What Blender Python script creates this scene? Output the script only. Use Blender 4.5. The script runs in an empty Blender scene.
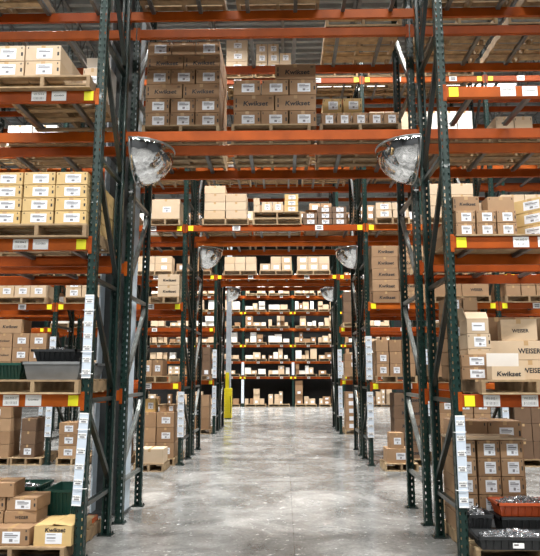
import bpy, bmesh, math, random
from mathutils import Vector, Matrix
R = math.radians
rng = random.Random(7)
scn = bpy.context.scene
COL = scn.collection

# ------------------------------------------------------------------ materials
def mat(name, base=(.5, .5, .5), rough=.5, metal=0., coat=0., ramp=None, noise=None, bump=0., nscale=8., spec=.5, emit=None, island=False, alpha=None):
    m = bpy.data.materials.new(name); m.use_nodes = True
    nt = m.node_tree; b = nt.nodes['Principled BSDF']
    b.inputs['Base Color'].default_value = (*base, 1); b.inputs['Roughness'].default_value = rough
    b.inputs['Metallic'].default_value = metal; b.inputs['Coat Weight'].default_value = coat
    b.inputs['Specular IOR Level'].default_value = spec
    if emit:
        b.inputs['Emission Color'].default_value = (*emit[0], 1); b.inputs['Emission Strength'].default_value = emit[1]
    col = None
    if ramp:
        if island:
            src = nt.nodes.new('ShaderNodeNewGeometry').outputs['Random Per Island']
        else:
            src = nt.nodes.new('ShaderNodeObjectInfo').outputs['Random']
        r = nt.nodes.new('ShaderNodeValToRGB'); nt.links.new(src, r.inputs[0])
        els = r.color_ramp.elements
        for i, c in enumerate(ramp):
            p = i / (len(ramp) - 1)
            e = els[i] if i < 2 else els.new(p)
            e.position = p; e.color = (*c, 1)
        for i, c in enumerate(ramp):
            pass
        col = r.outputs[0]
    if noise or bump:
        tc = nt.nodes.new('ShaderNodeTexCoord')
        n = nt.nodes.new('ShaderNodeTexNoise'); n.inputs['Scale'].default_value = nscale; n.inputs['Detail'].default_value = 6
        nt.links.new(tc.outputs['Object'], n.inputs['Vector'])
        if noise:
            mr = nt.nodes.new('ShaderNodeMapRange'); mr.inputs['From Min'].default_value = .3; mr.inputs['From Max'].default_value = .7
            mr.inputs['To Min'].default_value = 1 - noise; mr.inputs['To Max'].default_value = 1 + noise * .5
            nt.links.new(n.outputs['Fac'], mr.inputs['Value'])
            mx = nt.nodes.new('ShaderNodeVectorMath'); mx.operation = 'SCALE'
            if col: nt.links.new(col, mx.inputs[0])
            else: mx.inputs[0].default_value = base
            nt.links.new(mr.outputs[0], mx.inputs['Scale']); col = mx.outputs[0]
        if bump:
            bp = nt.nodes.new('ShaderNodeBump'); bp.inputs['Strength'].default_value = bump; bp.inputs['Distance'].default_value = .01
            nt.links.new(n.outputs['Fac'], bp.inputs['Height']); nt.links.new(bp.outputs[0], b.inputs['Normal'])
    if col: nt.links.new(col, b.inputs['Base Color'])
    return m

M = {}
M['kraft'] = mat('kraft_cardboard', rough=.75, ramp=[(.27, .155, .078), (.36, .22, .118), (.31, .185, .098), (.41, .26, .145)], noise=.12, nscale=5, bump=.05)
M['yellow'] = mat('yellowish_cardboard', rough=.75, ramp=[(.56, .38, .15), (.63, .44, .19), (.58, .41, .19)], noise=.1, nscale=5)
M['cream'] = mat('cream_cardboard', rough=.75, ramp=[(.52, .39, .26), (.60, .47, .33), (.55, .40, .25)], noise=.08, nscale=5)
M['dark'] = mat('shaded_brown_cardboard', rough=.75, ramp=[(.13, .075, .042), (.18, .108, .062), (.15, .088, .05)], noise=.12, nscale=5)  # brown cardboard with shade painted into its colour
M['white'] = mat('white_cardboard', rough=.7, ramp=[(.72, .70, .66), (.80, .77, .72), (.70, .66, .60)], noise=.05, nscale=5)
M['mixed'] = mat('assorted_cardboard', rough=.75, ramp=[(.48, .32, .19), (.66, .54, .40), (.42, .27, .155), (.74, .70, .64)], island=True)
M['tape'] = mat('packing_tape', (.50, .33, .17), .25)
M['sticker'] = mat('label_paper', (.78, .81, .86), .5)
M['ink'] = mat('black_ink', (.02, .02, .022), .6)
M['greyink'] = mat('grey_print', (.22, .22, .24), .6)
M['green'] = mat('dark_green_steel_paint', (.005, .026, .021), .32, noise=.35, nscale=14, coat=.1)
M['brace'] = mat('dark_brace_steel_paint', (.012, .022, .020), .30, noise=.3, nscale=14)
M['bracelight'] = mat('worn_galvanised_brace', (.20, .215, .205), .35, metal=.5, noise=.3, nscale=14)
M['galv'] = mat('galvanised_steel', (.42, .44, .44), .38, metal=.75, noise=.2, nscale=20)
M['bar'] = mat('deck_support_steel', (.16, .165, .165), .35, metal=.7, noise=.2)
M['orange'] = mat('orange_beam_paint', rough=.48, ramp=[(.38, .072, .005), (.29, .048, .004), (.46, .100, .008), (.34, .060, .005)], noise=.25, nscale=4, spec=.22)
M['wood'] = mat('pallet_wood', rough=.8, ramp=[(.38, .265, .145), (.30, .20, .11), (.48, .35, .20), (.27, .18, .10)], noise=.35, nscale=9, bump=.1)
M['woodend'] = mat('orange_painted_wood', (.65, .13, .03), .6)
M['tag'] = mat('yellow_tag', (.90, .86, .02), .45)
M['strip'] = mat('pale_blue_placard', (.60, .68, .78), .4)
M['plate'] = mat('white_location_label', (.90, .91, .90), .5)
M['mirror'] = mat('mirror_dome_surface', (.80, .81, .82), .04, metal=1., bump=1., nscale=9.)
M['mirror'].node_tree.nodes['Bump'].inputs['Distance'].default_value = .018
M['mirror'].node_tree.nodes['Noise Texture'].inputs['Detail'].default_value = 2.5
M['mirror'].node_tree.nodes['Noise Texture'].inputs['Scale'].default_value = 4.2
M['rim'] = mat('black_rubber_rim', (.03, .03, .03), .5)
M['greytote'] = mat('grey_plastic', (.21, .22, .225), .42, noise=.15)
M['blacktote'] = mat('black_plastic', (.022, .024, .026), .42)
M['greentote'] = mat('green_plastic', (.012, .062, .045), .38)
M['orangetote'] = mat('orange_plastic', (.42, .07, .016), .4)
M['fitting'] = mat('zinc_plated_metal', rough=.22, metal=.9, ramp=[(.55, .57, .60), (.80, .82, .84), (.35, .36, .38)], island=True)
M['column'] = mat('pale_blue_column_paint', (.52, .60, .67), .4, noise=.12)
M['columnshade'] = mat('column_paint_in_shade', (.05, .058, .06), .45, noise=.12)  # column web and base, darkened: their shade is put into the colour
M['guard'] = mat('yellow_plastic_guard', (.88, .76, .02), .4)
M['film'] = mat('white_wrapping_film', (.80, .80, .78), .3)
M['wall'] = mat('unlit_wall_tone', (.045, .047, .048), .8, noise=.1)  # far wall, colour darkened to stand for the unlit space behind the rack
M['sidewall'] = mat('grey_wall_paint', (.10, .105, .11), .8, noise=.1)
M['ceiling'] = mat('grey_metal_deck', (.27, .30, .31), .5, noise=.12, metal=.1)
M['joist'] = mat('grey_joist_paint', (.15, .16, .165), .5)
M['lampbody'] = mat('white_lamp_housing', (.7, .7, .7), .4)
M['lamp'] = mat('lamp_diffuser', (.9, .9, .9), .5, emit=((1., .97, .92), 9.))

def floor_mat():
    m = bpy.data.materials.new('polished_concrete'); m.use_nodes = True
    nt = m.node_tree; N = nt.nodes; L = nt.links; b = N['Principled BSDF']
    tc = N.new('ShaderNodeTexCoord')
    def noise(s, d, rough=.6, dist=0.):
        n = N.new('ShaderNodeTexNoise'); n.inputs['Scale'].default_value = s; n.inputs['Detail'].default_value = d
        n.inputs['Roughness'].default_value = rough; n.inputs['Distortion'].default_value = dist
        L.new(tc.outputs['Object'], n.inputs['Vector']); return n.outputs['Fac']
    r = N.new('ShaderNodeValToRGB'); L.new(noise(.9, 10, .68, .6), r.inputs[0])
    e = r.color_ramp.elements
    e[0].position = .30; e[0].color = (.085, .087, .083, 1); e[1].position = .70; e[1].color = (.42, .42, .408, 1)
    m2 = e.new(.5); m2.color = (.205, .206, .2, 1)
    fine = N.new('ShaderNodeValToRGB'); L.new(noise(26, 6, .7), fine.inputs[0])
    fe = fine.color_ramp.elements; fe[0].position = .36; fe[0].color = (.72, .72, .72, 1); fe[1].position = .68; fe[1].color = (1.2, 1.2, 1.2, 1)
    mx = N.new('ShaderNodeMix'); mx.data_type = 'RGBA'; mx.blend_type = 'MULTIPLY'; mx.inputs['Factor'].default_value = .75
    L.new(r.outputs[0], mx.inputs['A']); L.new(fine.outputs[0], mx.inputs['B'])
    # small white scuffs
    sc = N.new('ShaderNodeValToRGB'); L.new(noise(9, 12, .75, .3), sc.inputs[0])
    se = sc.color_ramp.elements; se[0].position = .585; se[0].color = (0, 0, 0, 1); se[1].position = .64; se[1].color = (1, 1, 1, 1)
    mx2 = N.new('ShaderNodeMix'); mx2.data_type = 'RGBA'; L.new(sc.outputs[0], mx2.inputs['Factor'])
    L.new(mx.outputs['Result'], mx2.inputs['A']); mx2.inputs['B'].default_value = (.55, .555, .545, 1)
    # worn dark tyre arcs and saw-cut joints
    sep = N.new('ShaderNodeSeparateXYZ'); L.new(tc.outputs['Object'], sep.inputs[0])
    def math_(op, a, bb=None, c=None):
        n = N.new('ShaderNodeMath'); n.operation = op
        for i, v in enumerate((a, bb, c)):
            if v is None: continue
            if isinstance(v, (int, float)): n.inputs[i].default_value = v
            else: L.new(v, n.inputs[i])
        return n.outputs[0]
    cur = mx2.outputs['Result']
    def darken(fac, amount, cur):
        k = N.new('ShaderNodeMix'); k.data_type = 'RGBA'; k.blend_type = 'MULTIPLY'
        f = math_('MINIMUM', math_('MULTIPLY', fac, amount), .8); L.new(f, k.inputs['Factor']); L.new(cur, k.inputs['A'])
        k.inputs['B'].default_value = (.12, .12, .12, 1); return k.outputs['Result']
    for yj in (5.2, 10.4, 17.3, 24.6, 30.0):
        d = math_('ABSOLUTE', math_('SUBTRACT', sep.outputs[1], yj))
        cur = darken(math_('LESS_THAN', d, .014 if yj < 12 else .07), .75, cur)
    d = math_('ABSOLUTE', math_('SUBTRACT', sep.outputs[0], .1)); cur = darken(math_('LESS_THAN', d, .006), .25, cur)
    wob = noise(3, 4)
    for (cx_, cy_, rad, wd, amt) in ((-3.7, 9.3, 2.25, .14, .9), (3.3, 9.6, 2.1, .16, .9), (2.9, 5.0, 1.75, .30, 1.2), (-3.2, 15.9, 1.9, .2, .9), (3.0, 15.9, 1.75, .2, 1.), (-.9, 15.6, 2.5, .2, .6)):
        dx = math_('SUBTRACT', sep.outputs[0], cx_); dy = math_('SUBTRACT', sep.outputs[1], cy_)
        rr = math_('SQRT', math_('ADD', math_('MULTIPLY', dx, dx), math_('MULTIPLY', dy, dy)))
        rr = math_('ADD', rr, math_('MULTIPLY', wob, .25))
        dd = math_('ABSOLUTE', math_('SUBTRACT', rr, rad))
        f = math_('MAXIMUM', math_('SUBTRACT', 1.0, math_('DIVIDE', dd, wd)), 0.0)
        cur = darken(math_('MULTIPLY', f, wob), amt, cur)
    L.new(cur, b.inputs['Base Color'])
    rr = N.new('ShaderNodeMapRange'); L.new(noise(1.6, 8, .65, .4), rr.inputs['Value'])
    rr.inputs['From Min'].default_value = .3; rr.inputs['From Max'].default_value = .7
    rr.inputs['To Min'].default_value = .12; rr.inputs['To Max'].default_value = .32
    L.new(rr.outputs[0], b.inputs['Roughness']); b.inputs['Specular IOR Level'].default_value = .6
    bp = N.new('ShaderNodeBump'); bp.inputs['Strength'].default_value = .03; bp.inputs['Distance'].default_value = .02
    L.new(noise(14, 8), bp.inputs['Height']); L.new(bp.outputs[0], b.inputs['Normal'])
    return m
M['floor'] = floor_mat()

# ------------------------------------------------------------------ mesh helpers
class MB:
    def __init__(s): s.v = []; s.f = []; s.m = []
    def quad(s, pts, mi=0):
        i = len(s.v); s.v += [tuple(p) for p in pts]; s.f.append(tuple(range(i, i + len(pts)))); s.m.append(mi)
    def box(s, x0, x1, y0, y1, z0, z1, mi=0, mtx=None):
        P = [Vector((x, y, z)) for z in (z0, z1) for y in (y0, y1) for x in (x0, x1)]
        if mtx: P = [mtx @ p for p in P]
        i = len(s.v); s.v += [tuple(p) for p in P]
        for q in ((0, 2, 3, 1), (4, 5, 7, 6), (0, 1, 5, 4), (2, 6, 7, 3), (0, 4, 6, 2), (1, 3, 7, 5)):
            s.f.append(tuple(i + k for k in q)); s.m.append(mi)
    def bar(s, a, b, w, h, mi=0):
        a = Vector(a); b = Vector(b); d = b - a; L = d.length; d.normalize()
        x = Vector((1, 0, 0)) if abs(d.x) < .9 else Vector((0, 1, 0))
        u = d.cross(x).normalized(); x = u.cross(d).normalized()
        mt = Matrix((( x.x, d.x, u.x, a.x), (x.y, d.y, u.y, a.y), (x.z, d.z, u.z, a.z), (0, 0, 0, 1)))
        s.box(-w/2, w/2, 0, L, -h/2, h/2, mi, mt)
    def tube(s, pts, r, n=8, mi=0):
        pts = [Vector(p) for p in pts]; rings = []
        for k, p in enumerate(pts):
            d = (pts[min(k+1, len(pts)-1)] - pts[max(k-1, 0)]).normalized()
            a = Vector((0, 0, 1)) if abs(d.z) < .9 else Vector((1, 0, 0))
            u = d.cross(a).normalized(); w = u.cross(d)
            i = len(s.v)
            for j in range(n):
                t = 2*math.pi*j/n; s.v.append(tuple(p + r*(math.cos(t)*u + math.sin(t)*w)))
            rings.append(i)
        for a, b in zip(rings, rings[1:]):
            for j in range(n):
                s.f.append((a+j, a+(j+1) % n, b+(j+1) % n, b+j)); s.m.append(mi)
        s.f.append(tuple(rings[0]+j for j in range(n))[::-1]); s.m.append(mi)
        s.f.append(tuple(rings[-1]+j for j in range(n))); s.m.append(mi)
    def add(s, me, mtx, mi=0):
        i = len(s.v); s.v += [tuple(mtx @ v.co) for v in me.vertices]
        for p in me.polygons: s.f.append(tuple(i+k for k in p.vertices)); s.m.append(mi)
    def mesh(s, name, mats, bevel=0., smooth=False):
        me = bpy.data.meshes.new(name); me.from_pydata(s.v, [], s.f)
        for m in (mats if isinstance(mats, (list, tuple)) else [mats]): me.materials.append(m)
        me.polygons.foreach_set('material_index', s.m)
        bm = bmesh.new(); bm.from_mesh(me)
        if bevel:
            bmesh.ops.bevel(bm, geom=bm.edges[:], offset=bevel, segments=2, profile=.6, affect='EDGES', clamp_overlap=True)
        bmesh.ops.recalc_face_normals(bm, faces=bm.faces[:])
        bm.to_mesh(me); bm.free()
        if smooth: me.polygons.foreach_set('use_smooth', [True]*len(me.polygons))
        me.update(); return me

def obj(name, me, parent=None, loc=None, rz=0):
    o = bpy.data.objects.new(name, me); COL.objects.link(o)
    if parent: o.parent = parent
    if loc is not None: o.location = loc
    if rz: o.rotation_euler.z = rz
    return o
def tag(o, label, cat, group=None, kind=None):
    o['label'] = label; o['category'] = cat
    if group: o['group'] = group
    if kind: o['kind'] = kind
    return o
def copy_tree(o, parent=None):
    c = o.copy(); COL.objects.link(c)
    if parent: c.parent = parent
    for ch in o.children: copy_tree(ch, c)
    return c
_txt = {}
def text_mesh(body, size, bold=.0, shear=0., sx=1.):
    """flat lettering centred on the origin in the XZ plane, readable from -Y"""
    k = (body, size, bold, shear, sx)
    if k in _txt: return _txt[k]
    cu = bpy.data.curves.new('text', 'FONT'); cu.body = body; cu.size = size; cu.align_x = 'CENTER'; cu.align_y = 'CENTER'
    cu.offset = bold*size; cu.shear = shear; cu.resolution_u = 2; cu.fill_mode = 'FRONT'
    o = bpy.data.objects.new('text', cu); COL.objects.link(o)
    bpy.context.view_layer.update()
    me = bpy.data.meshes.new_from_object(o.evaluated_get(bpy.context.evaluated_depsgraph_get()))
    me.transform(Matrix.Rotation(R(90), 4, 'X') @ Matrix.Scale(sx, 4, Vector((1, 0, 0))))
    bpy.data.objects.remove(o); me.materials.clear(); me.materials.append(M['ink'])
    _txt[k] = me; return me

# ------------------------------------------------------------------ rack meshes
PW, PD = .088, .075          # post width and depth
_post = {}
def post_mesh(H):
    """C-section upright, closed face towards -Y, open towards +Y, real slots punched through"""
    if H in _post: return _post[H]
    mb = MB(); w = PW/2; t = 0
    # front face: columns  [-w,-.03] [-.03,-.018 slot] [-.018,.018] [.018,.03 slot] [.03,w]
    xs = [-w, -.031, -.019, .019, .031, w]
    z = 0.
    while z < H - 1e-6:
        z1, z2 = z + .045, min(z + .075, H)
        for i in range(5):
            if i in (1, 3):
                mb.quad([(xs[i], 0, z), (xs[i+1], 0, z), (xs[i+1], 0, z1), (xs[i], 0, z1)])
            else:
                mb.quad([(xs[i], 0, z), (xs[i+1], 0, z), (xs[i+1], 0, z2), (xs[i], 0, z2)])
        z = z2
    ys = [0, .030, .045, PD]
    for sx in (-w, w):
        z = 0.
        while z < H - 1e-6:
            z1, z2 = min(z + .06, H), min(z + .10, H)
            for i in range(3):
                mb.quad([(sx, ys[i], z), (sx, ys[i+1], z), (sx, ys[i+1], z1), (sx, ys[i], z1)])
                if i != 1: mb.quad([(sx, ys[i], z1), (sx, ys[i+1], z1), (sx, ys[i+1], z2), (sx, ys[i], z2)])
            z = z2
        s = -1 if sx > 0 else 1
        mb.quad([(sx, PD, 0), (sx + s*.018, PD, 0), (sx + s*.018, PD, H), (sx, PD, H)])
    me = bpy.data.meshes.new('post'); me.from_pydata(mb.v, [], mb.f); me.materials.append(M['green'])
    bm = bmesh.new(); bm.from_mesh(me)
    bmesh.ops.remove_doubles(bm, verts=bm.verts[:], dist=1e-5)
    bmesh.ops.recalc_face_normals(bm, faces=bm.faces[:])
    r = bmesh.ops.solidify(bm, geom=bm.faces[:], thickness=.003)
    bm.to_mesh(me); bm.free()
    _post[H] = me; return me
def simple_post(H):
    k = ('s', H)
    if k in _post: return _post[k]
    mb = MB(); w = PW/2
    mb.box(-w, w, 0, .004, 0, H); mb.box(-w, -w+.004, .004, PD, 0, H); mb.box(w-.004, w, .004, PD, 0, H)
    _post[k] = mb.mesh('post', M['green']); return _post[k]

foot_me = None
def foot_mesh():
    global foot_me
    if foot_me: return foot_me
    mb = MB(); mb.box(-.08, .08, -.03, PD+.03, 0, .01)
    for a, b in ((-.06, -.015), (.06, PD+.015)): mb.tube([(a, b, .01), (a, b, .03)], .009, 6)
    foot_me = mb.mesh('foot', M['brace']); return foot_me
def frame(rack, x, yf, yr, H, low_front, detailed=True):
    """upright frame; low_front: diagonals start low at the front post (else at the rear post)"""
    mb = MB(); hz = [.48, 1.49, 2.74, 4.06, 5.45, 6.85, 8.2]
    a, b = yf + .045, yr - .045
    for i, h in enumerate(hz):
        if h > H - .1: break
        mb.box(x-.024, x+.024, a, b, h-.022, h+.022)
        if i + 1 < len(hz) and hz[i+1] < H:
            lo, hi = h + .14, hz[i+1] - .06
            p, q = ((a, b) if low_front else (b, a))
            mb.bar((x, p, lo), (x, q, hi), .048, .05)
        elif i == len(hz)-1: pass
    fr = obj('upright_frame', mb.mesh('frame_bracing', M['bracelight' if low_front else 'brace'], 0), rack)
    pm = post_mesh(H) if detailed else simple_post(H)
    obj('post', pm, fr, (x, yf, .01)); p2 = obj('post', pm, fr, (x, yr, .01), math.pi)
    obj('foot_plate', foot_mesh(), fr, (x, yf, 0)); obj('foot_plate', foot_mesh(), fr, (x, yr, 0), math.pi)
    return fr

_beam = {}
def beam_mesh(L, h=.126, d=.048):
    k = round(L, 3)
    if k in _beam: return _beam[k]
    mb = MB()
    # stepped box beam profile extruded along X, front towards -Y
    prof = [(-.004, -h/2+.006), (0.002, -h/2), (d, -h/2), (d, h/2-.03), (d-.018, h/2-.03), (d-.018, h/2), (.002, h/2), (-.004, h/2-.006)]
    n = len(prof); i = len(mb.v)
    for sx in (0, L): mb.v += [(sx, y, z) for y, z in prof]
    for j in range(n): mb.f.append((i+j, i+(j+1) % n, i+n+(j+1) % n, i+n+j)); mb.m.append(0)
    mb.f.append(tuple(range(i, i+n))[::-1]); mb.m.append(0); mb.f.append(tuple(range(i+n, i+2*n))); mb.m.append(0)
    _beam[k] = mb.mesh('beam', M['orange']); return _beam[k]
conn_me = {}
def conn_mesh():
    if 'c' in conn_me: return conn_me['c']
    mb = MB()
    mb.box(-.003, .003, -.006, .055, -.10, .085); mb.box(-.036, .0, -.009, -.005, -.10, .085)
    for z in (-.08, -.03, .03, .065): mb.tube([(-.02, -.014, z), (-.02, -.008, z)], .008, 6)
    conn_me['c'] = mb.mesh('connector', M['orange']); return conn_me['c']
_plate = {}
def plate_mesh(t1, w=.16, h=.108):
    k = (t1, w, h)
    if k in _plate: return _plate[k]
    mb = MB(); mb.box(-w/2, w/2, -.003, 0, -h/2, h/2)
    if len(t1) > 2:
        code = '-' in t1
        mb.add(text_mesh(t1, .029 if '-' in t1 else .026, .0), Matrix.Translation((0, -.0045, h*.2 if code else h*.05)), 1)
        if code:
            x = -w*.36
            r2 = random.Random(t1)
            while x < w*.36:
                bw = r2.choice((.002, .003, .005)); mb.quad([(x, -.0045, -h*.34), (x+bw, -.0045, -h*.34), (x+bw, -.0045, -.010), (x, -.0045, -.010)], 2); x += bw + .009
    else:
        mb.quad([(-w*.3, -.0045, 0), (w*.3, -.0045, 0), (w*.3, -.0045, h*.28), (-w*.3, -.0045, h*.28)], 2)
        mb.quad([(-w*.3, -.0045, -h*.3), (w*.3, -.0045, -h*.3), (w*.3, -.0045, -h*.1), (-w*.3, -.0045, -h*.1)], 2)
    _plate[k] = mb.mesh('plate', [M['plate'], M['ink'], M['greyink']]); return _plate[k]
tagm = MB(); tagm.box(-.05, .05, -.004, 0, -.052, .052); TAG = tagm.mesh('tag', M['tag'])
def beam(rack, x0, x1, y, z, front=True, tags='', plates=()):
    """beam between posts centred at x0 and x1; y is the outer post face; front=False mirrors it"""
    L = x1 - x0 - PW
    o = obj('load_beam', beam_mesh(L), rack, (x0 + PW/2, y, z) if front else (x1 - PW/2, y, z), 0 if front else math.pi)
    for s in (0, 1):
        c = obj('beam_connector', conn_mesh(), o, (L*s, 0, 0))
        if s: c.scale.x = -1
    if 'l' in tags: obj('yellow_tag', TAG, o, (.075, -.006, -.002))
    if 'r' in tags: obj('yellow_tag', TAG, o, (L-.075, -.006, -.002))
    for (px, t) in plates: obj('location_label', plate_mesh(t), o, (px, -.006, 0))
    return o
_sup = {}
def support(rack, x, yf, yr, z):
    k = round(yr-yf, 3)
    if k not in _sup:
        mb = MB(); mb.box(-.024, .024, .03, k-.03, -.045, 0); mb.box(-.03, .03, .004, .03, -.012, .003); mb.box(-.03, .03, k-.03, k-.004, -.012, .003)
        _sup[k] = mb.mesh('support', M['bar'], 0)
    obj('deck_support', _sup[k], rack, (x, yf, z + .0595))
_strip = {}
def strip_mesh(h, n, code):
    k = (round(h, 2), n, code)
    if k in _strip: return _strip[k]
    mb = MB(); w = .092
    mb.box(-w/2, w/2, -.004, 0, 0, h)
    for i in range(n):
        z = h*(i+.5)/n
        mb.box(-w*.42, w*.42, -.007, -.004, z-.024, z+.024, 1)
        mb.add(text_mesh(f'{code}-{i+1}', .020, .02), Matrix.Translation((0, -.0085, z+.009)), 2)
        mb.quad([(-.024, -.0085, z-.017), (.024, -.0085, z-.017), (.024, -.0085, z-.004), (-.024, -.0085, z-.004)], 3)
    mb.box(-w*.5, w*.5, -.006, .0, h-.012, h, 1); mb.box(-w*.5, w*.5, -.006, .0, 0, .012, 1)
    _strip[k] = mb.mesh('strip', [M['strip'], M['plate'], M['ink'], M['greyink']]); return _strip[k]
def strap(frame_, x, y, z):
    mb = MB(); w = PW/2 + .006
    mb.tube([(x-w-.012, y-.004, z+.002), (x-w, y-.012, z), (x+w, y-.012, z), (x+w+.015, y-.002, z+.003)], .003, 6)
    obj('cable_tie', mb.mesh('tie', M['plate']), frame_)

# ------------------------------------------------------------------ the racks
XL = [-1.98, -4.62, -7.26, -9.90]; XR = [1.70, 4.34, 6.98, 9.62]
LVA = [1.50, 3.09, 4.73, 6.26, 7.95]; LVB = [1.50, 3.09, 4.66, 6.32, 7.95]; LVC = [1.53, 3.13, 4.77, 6.40, 8.04]
ROWS = {  # front face, rear face, side bays each way, levels, diagonals low at the front post
    'A': (6.05, 7.01, 1, LVA, False), 'B': (7.47, 8.50, 1, LVB, True),
    'C': (12.15, 13.20, 2, LVC, False), 'D': (13.65, 14.72, 2, LVC, True),
    'E': (18.50, 19.55, 3, LVC, False), 'F': (20.05, 21.15, 3, LVC, True)}
RLAB = {
    'A': 'nearest green and orange pallet rack, its wide bay bridging the aisle', 'B': 'second pallet rack, standing back to back behind the nearest one',
    'C': 'third pallet rack, first one across the open side aisle', 'D': 'fourth pallet rack, back to back with the third one',
    'E': 'fifth pallet rack, seen small through the rack tunnel', 'F': 'sixth pallet rack, back to back with the fifth one'}
BAY = {}     # (row, bay, level) -> (x0, x1, y front, y rear, beam centre z)
DX = {'A': 0, 'B': 0, 'C': -.07, 'D': -.07, 'E': -.14, 'F': -.14}
for rn, (yf, yr, nb, lv, lowf) in ROWS.items():
    rack = obj('pallet_rack', None, None, (0, 0, 0)); tag(rack, RLAB[rn], 'pallet rack', 'pallet racks spanning the aisle')
    near = rn in 'ABCD'; H = 9.0
    XLr = [round(v_ + DX[rn], 3) for v_ in XL]
    posts = XLr[:nb+1][::-1] + XR[:nb+1]
    for x in posts:
        fr = frame(rack, x, yf, yr, H, lowf, near)
        if rn == 'A' and abs(x) < 2.2:
            code = 'WI-504' if x < 0 else 'WI-502'
            if x < 0:
                obj('location_strip', strip_mesh(.84, 7, code), fr, (x, yf-.012, 1.72)); strap(fr, x, yf-.012, 2.40); strap(fr, x, yf-.012, 1.98); strap(fr, x, yf-.012, 1.76)
                s = obj('location_strip', strip_mesh(.88, 6, code), fr, (x-.035, yf-.014, .50)); s.rotation_euler.y = R(2.5); strap(fr, x, yf-.014, 1.22); strap(fr, x, yf-.014, .66)
            else:
                s = obj('location_strip', strip_mesh(.86, 6, code), fr, (x+.012, yf-.014, .50)); s.rotation_euler.y = R(0); strap(fr, x, yf-.014, 1.20); strap(fr, x, yf-.014, .66)
        if rn in 'CE':
            s = obj('location_strip', strip_mesh(.88, 6, 'WI-402'), fr, (x, yf-.014, .54)); s.scale.x = 1.35
            if x > 0 or rn == 'E' or x < -4: s = obj('location_strip', strip_mesh(.86, 6, 'WI-403'), fr, (x, yf-.014, 1.66)); s.scale.x = 1.35
    for i in range(len(posts)-1):
        x0, x1 = posts[i], posts[i+1]; tunnel = x0 < 0 < x1
        bay = 'T' if tunnel else (('L%d' % (posts.index(XLr[0])-i)) if x1 < 0 else ('R%d' % (i - posts.index(XR[0]) + 1)))
        for li, z in enumerate(lv):
            lev = li + 1
            if tunnel and lev < 3: continue
            y_front_beam = not (tunnel and rn == 'A' and lev == 3)
            BAY[(rn, bay, lev)] = (x0, x1, yf, yr, z)
            w = x1 - x0 - PW
            pl = []
            tg = ''
            if rn == 'A':
                if bay == 'L1':
                    tg = 'r'
                    pl = {1: [(w-.475, '02504B02'), (w-.70, 'WI-504-2'), (w-1.05, 'WI-504-1')], 2: [(w-.50, '02504B03'), (w-.71, 'WI-504-3')], 3: [(w-.40, '02504B04'), (w-.62, 'WI-504-4')]}.get(lev, [])
                if bay == 'R1':
                    tg = 'l'
                    pl = {1: [(.29, 'WI-502-1'), (.66, 'WI-502-2')], 2: [(.68, 'WI-502-3'), (.93, '02502B03')], 3: [(.65, 'WI-502-4'), (.88, '02502B04')]}.get(lev, [])
            elif rn in 'CE':
                tg = 'lr'; pl = [(w*.28, ''), (w*.75, '')]
            if y_front_beam: beam(rack, x0, x1, yf, z, True, tg, pl)
            beam(rack, x0, x1, yr, 4.65 if rn == 'A' and lev == 3 else z, False)
            if rn in 'EF' and lev < 3: continue
            ns = 0 if (rn == 'A' and tunnel and lev == 3) or lev == 5 and rn in 'ABEF' else (6 if tunnel else 4)
            if rn == 'F': ns = 0
            for s in range(ns):
                fx = (s//2 + (.25 if s % 2 == 0 else .75)) / (ns/2)
                support(rack, x0 + PW/2 + w*fx, yf, yr, z)

# ------------------------------------------------------------------ pallets
def wood_pallet(w, d, detailed):
    root = bpy.data.objects.new('wooden_pallet', None)
    if detailed:
        COL.objects.link(root)
        mb = MB()
        for i in range(7):
            y = i*(d-.09)/6; mb.box(-w/2, w/2, y, y + (.125 if 0 < i < 6 else .09), .122, .14)
        obj('deck', mb.mesh('deck', M['wood']), root)
        for sx in (-w/2+.02, 0, w/2-.02):
            m2 = MB(); m2.box(-.02, .02, 0, d, .016, .122); obj('stringer', m2.mesh('stringer', M['wood'], .002), root, (sx, 0, 0))
        mb = MB()
        for y in (0, d*.25, d*.5-.05, d*.75-.1, d-.09): mb.box(-w/2, w/2, y, y+.09, 0, .016)
        obj('base_boards', mb.mesh('base', M['wood']), root)
    else:
        mb = MB()
        for i in range(5):
            y = i*(d-.12)/4; mb.box(-w/2, w/2, y, y+.12, .122, .14)
        for sx in (-w/2+.02, 0, w/2-.02): mb.box(sx-.02, sx+.02, 0, d, .016, .122)
        for y in (0, d*.5-.05, d-.09): mb.box(-w/2, w/2, y, y+.09, 0, .016)
        root = bpy.data.objects.new('wooden_pallet', mb.mesh('pallet', M['wood'])); COL.objects.link(root)
    return root
_pal = {}
PALLETS = []
def pallet(x, y, z, w, label, group, detailed=True, d=1.18, rz=0):
    k = (round(w, 2), detailed, round(d, 2))
    if k in _pal: o = copy_tree(_pal[k])
    else: o = wood_pallet(w, d, detailed); _pal[k] = o
    o.location = (x, y, z); o.rotation_euler.z = rz
    PALLETS.append(o)
    return tag(o, label, 'pallet', group)

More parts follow.
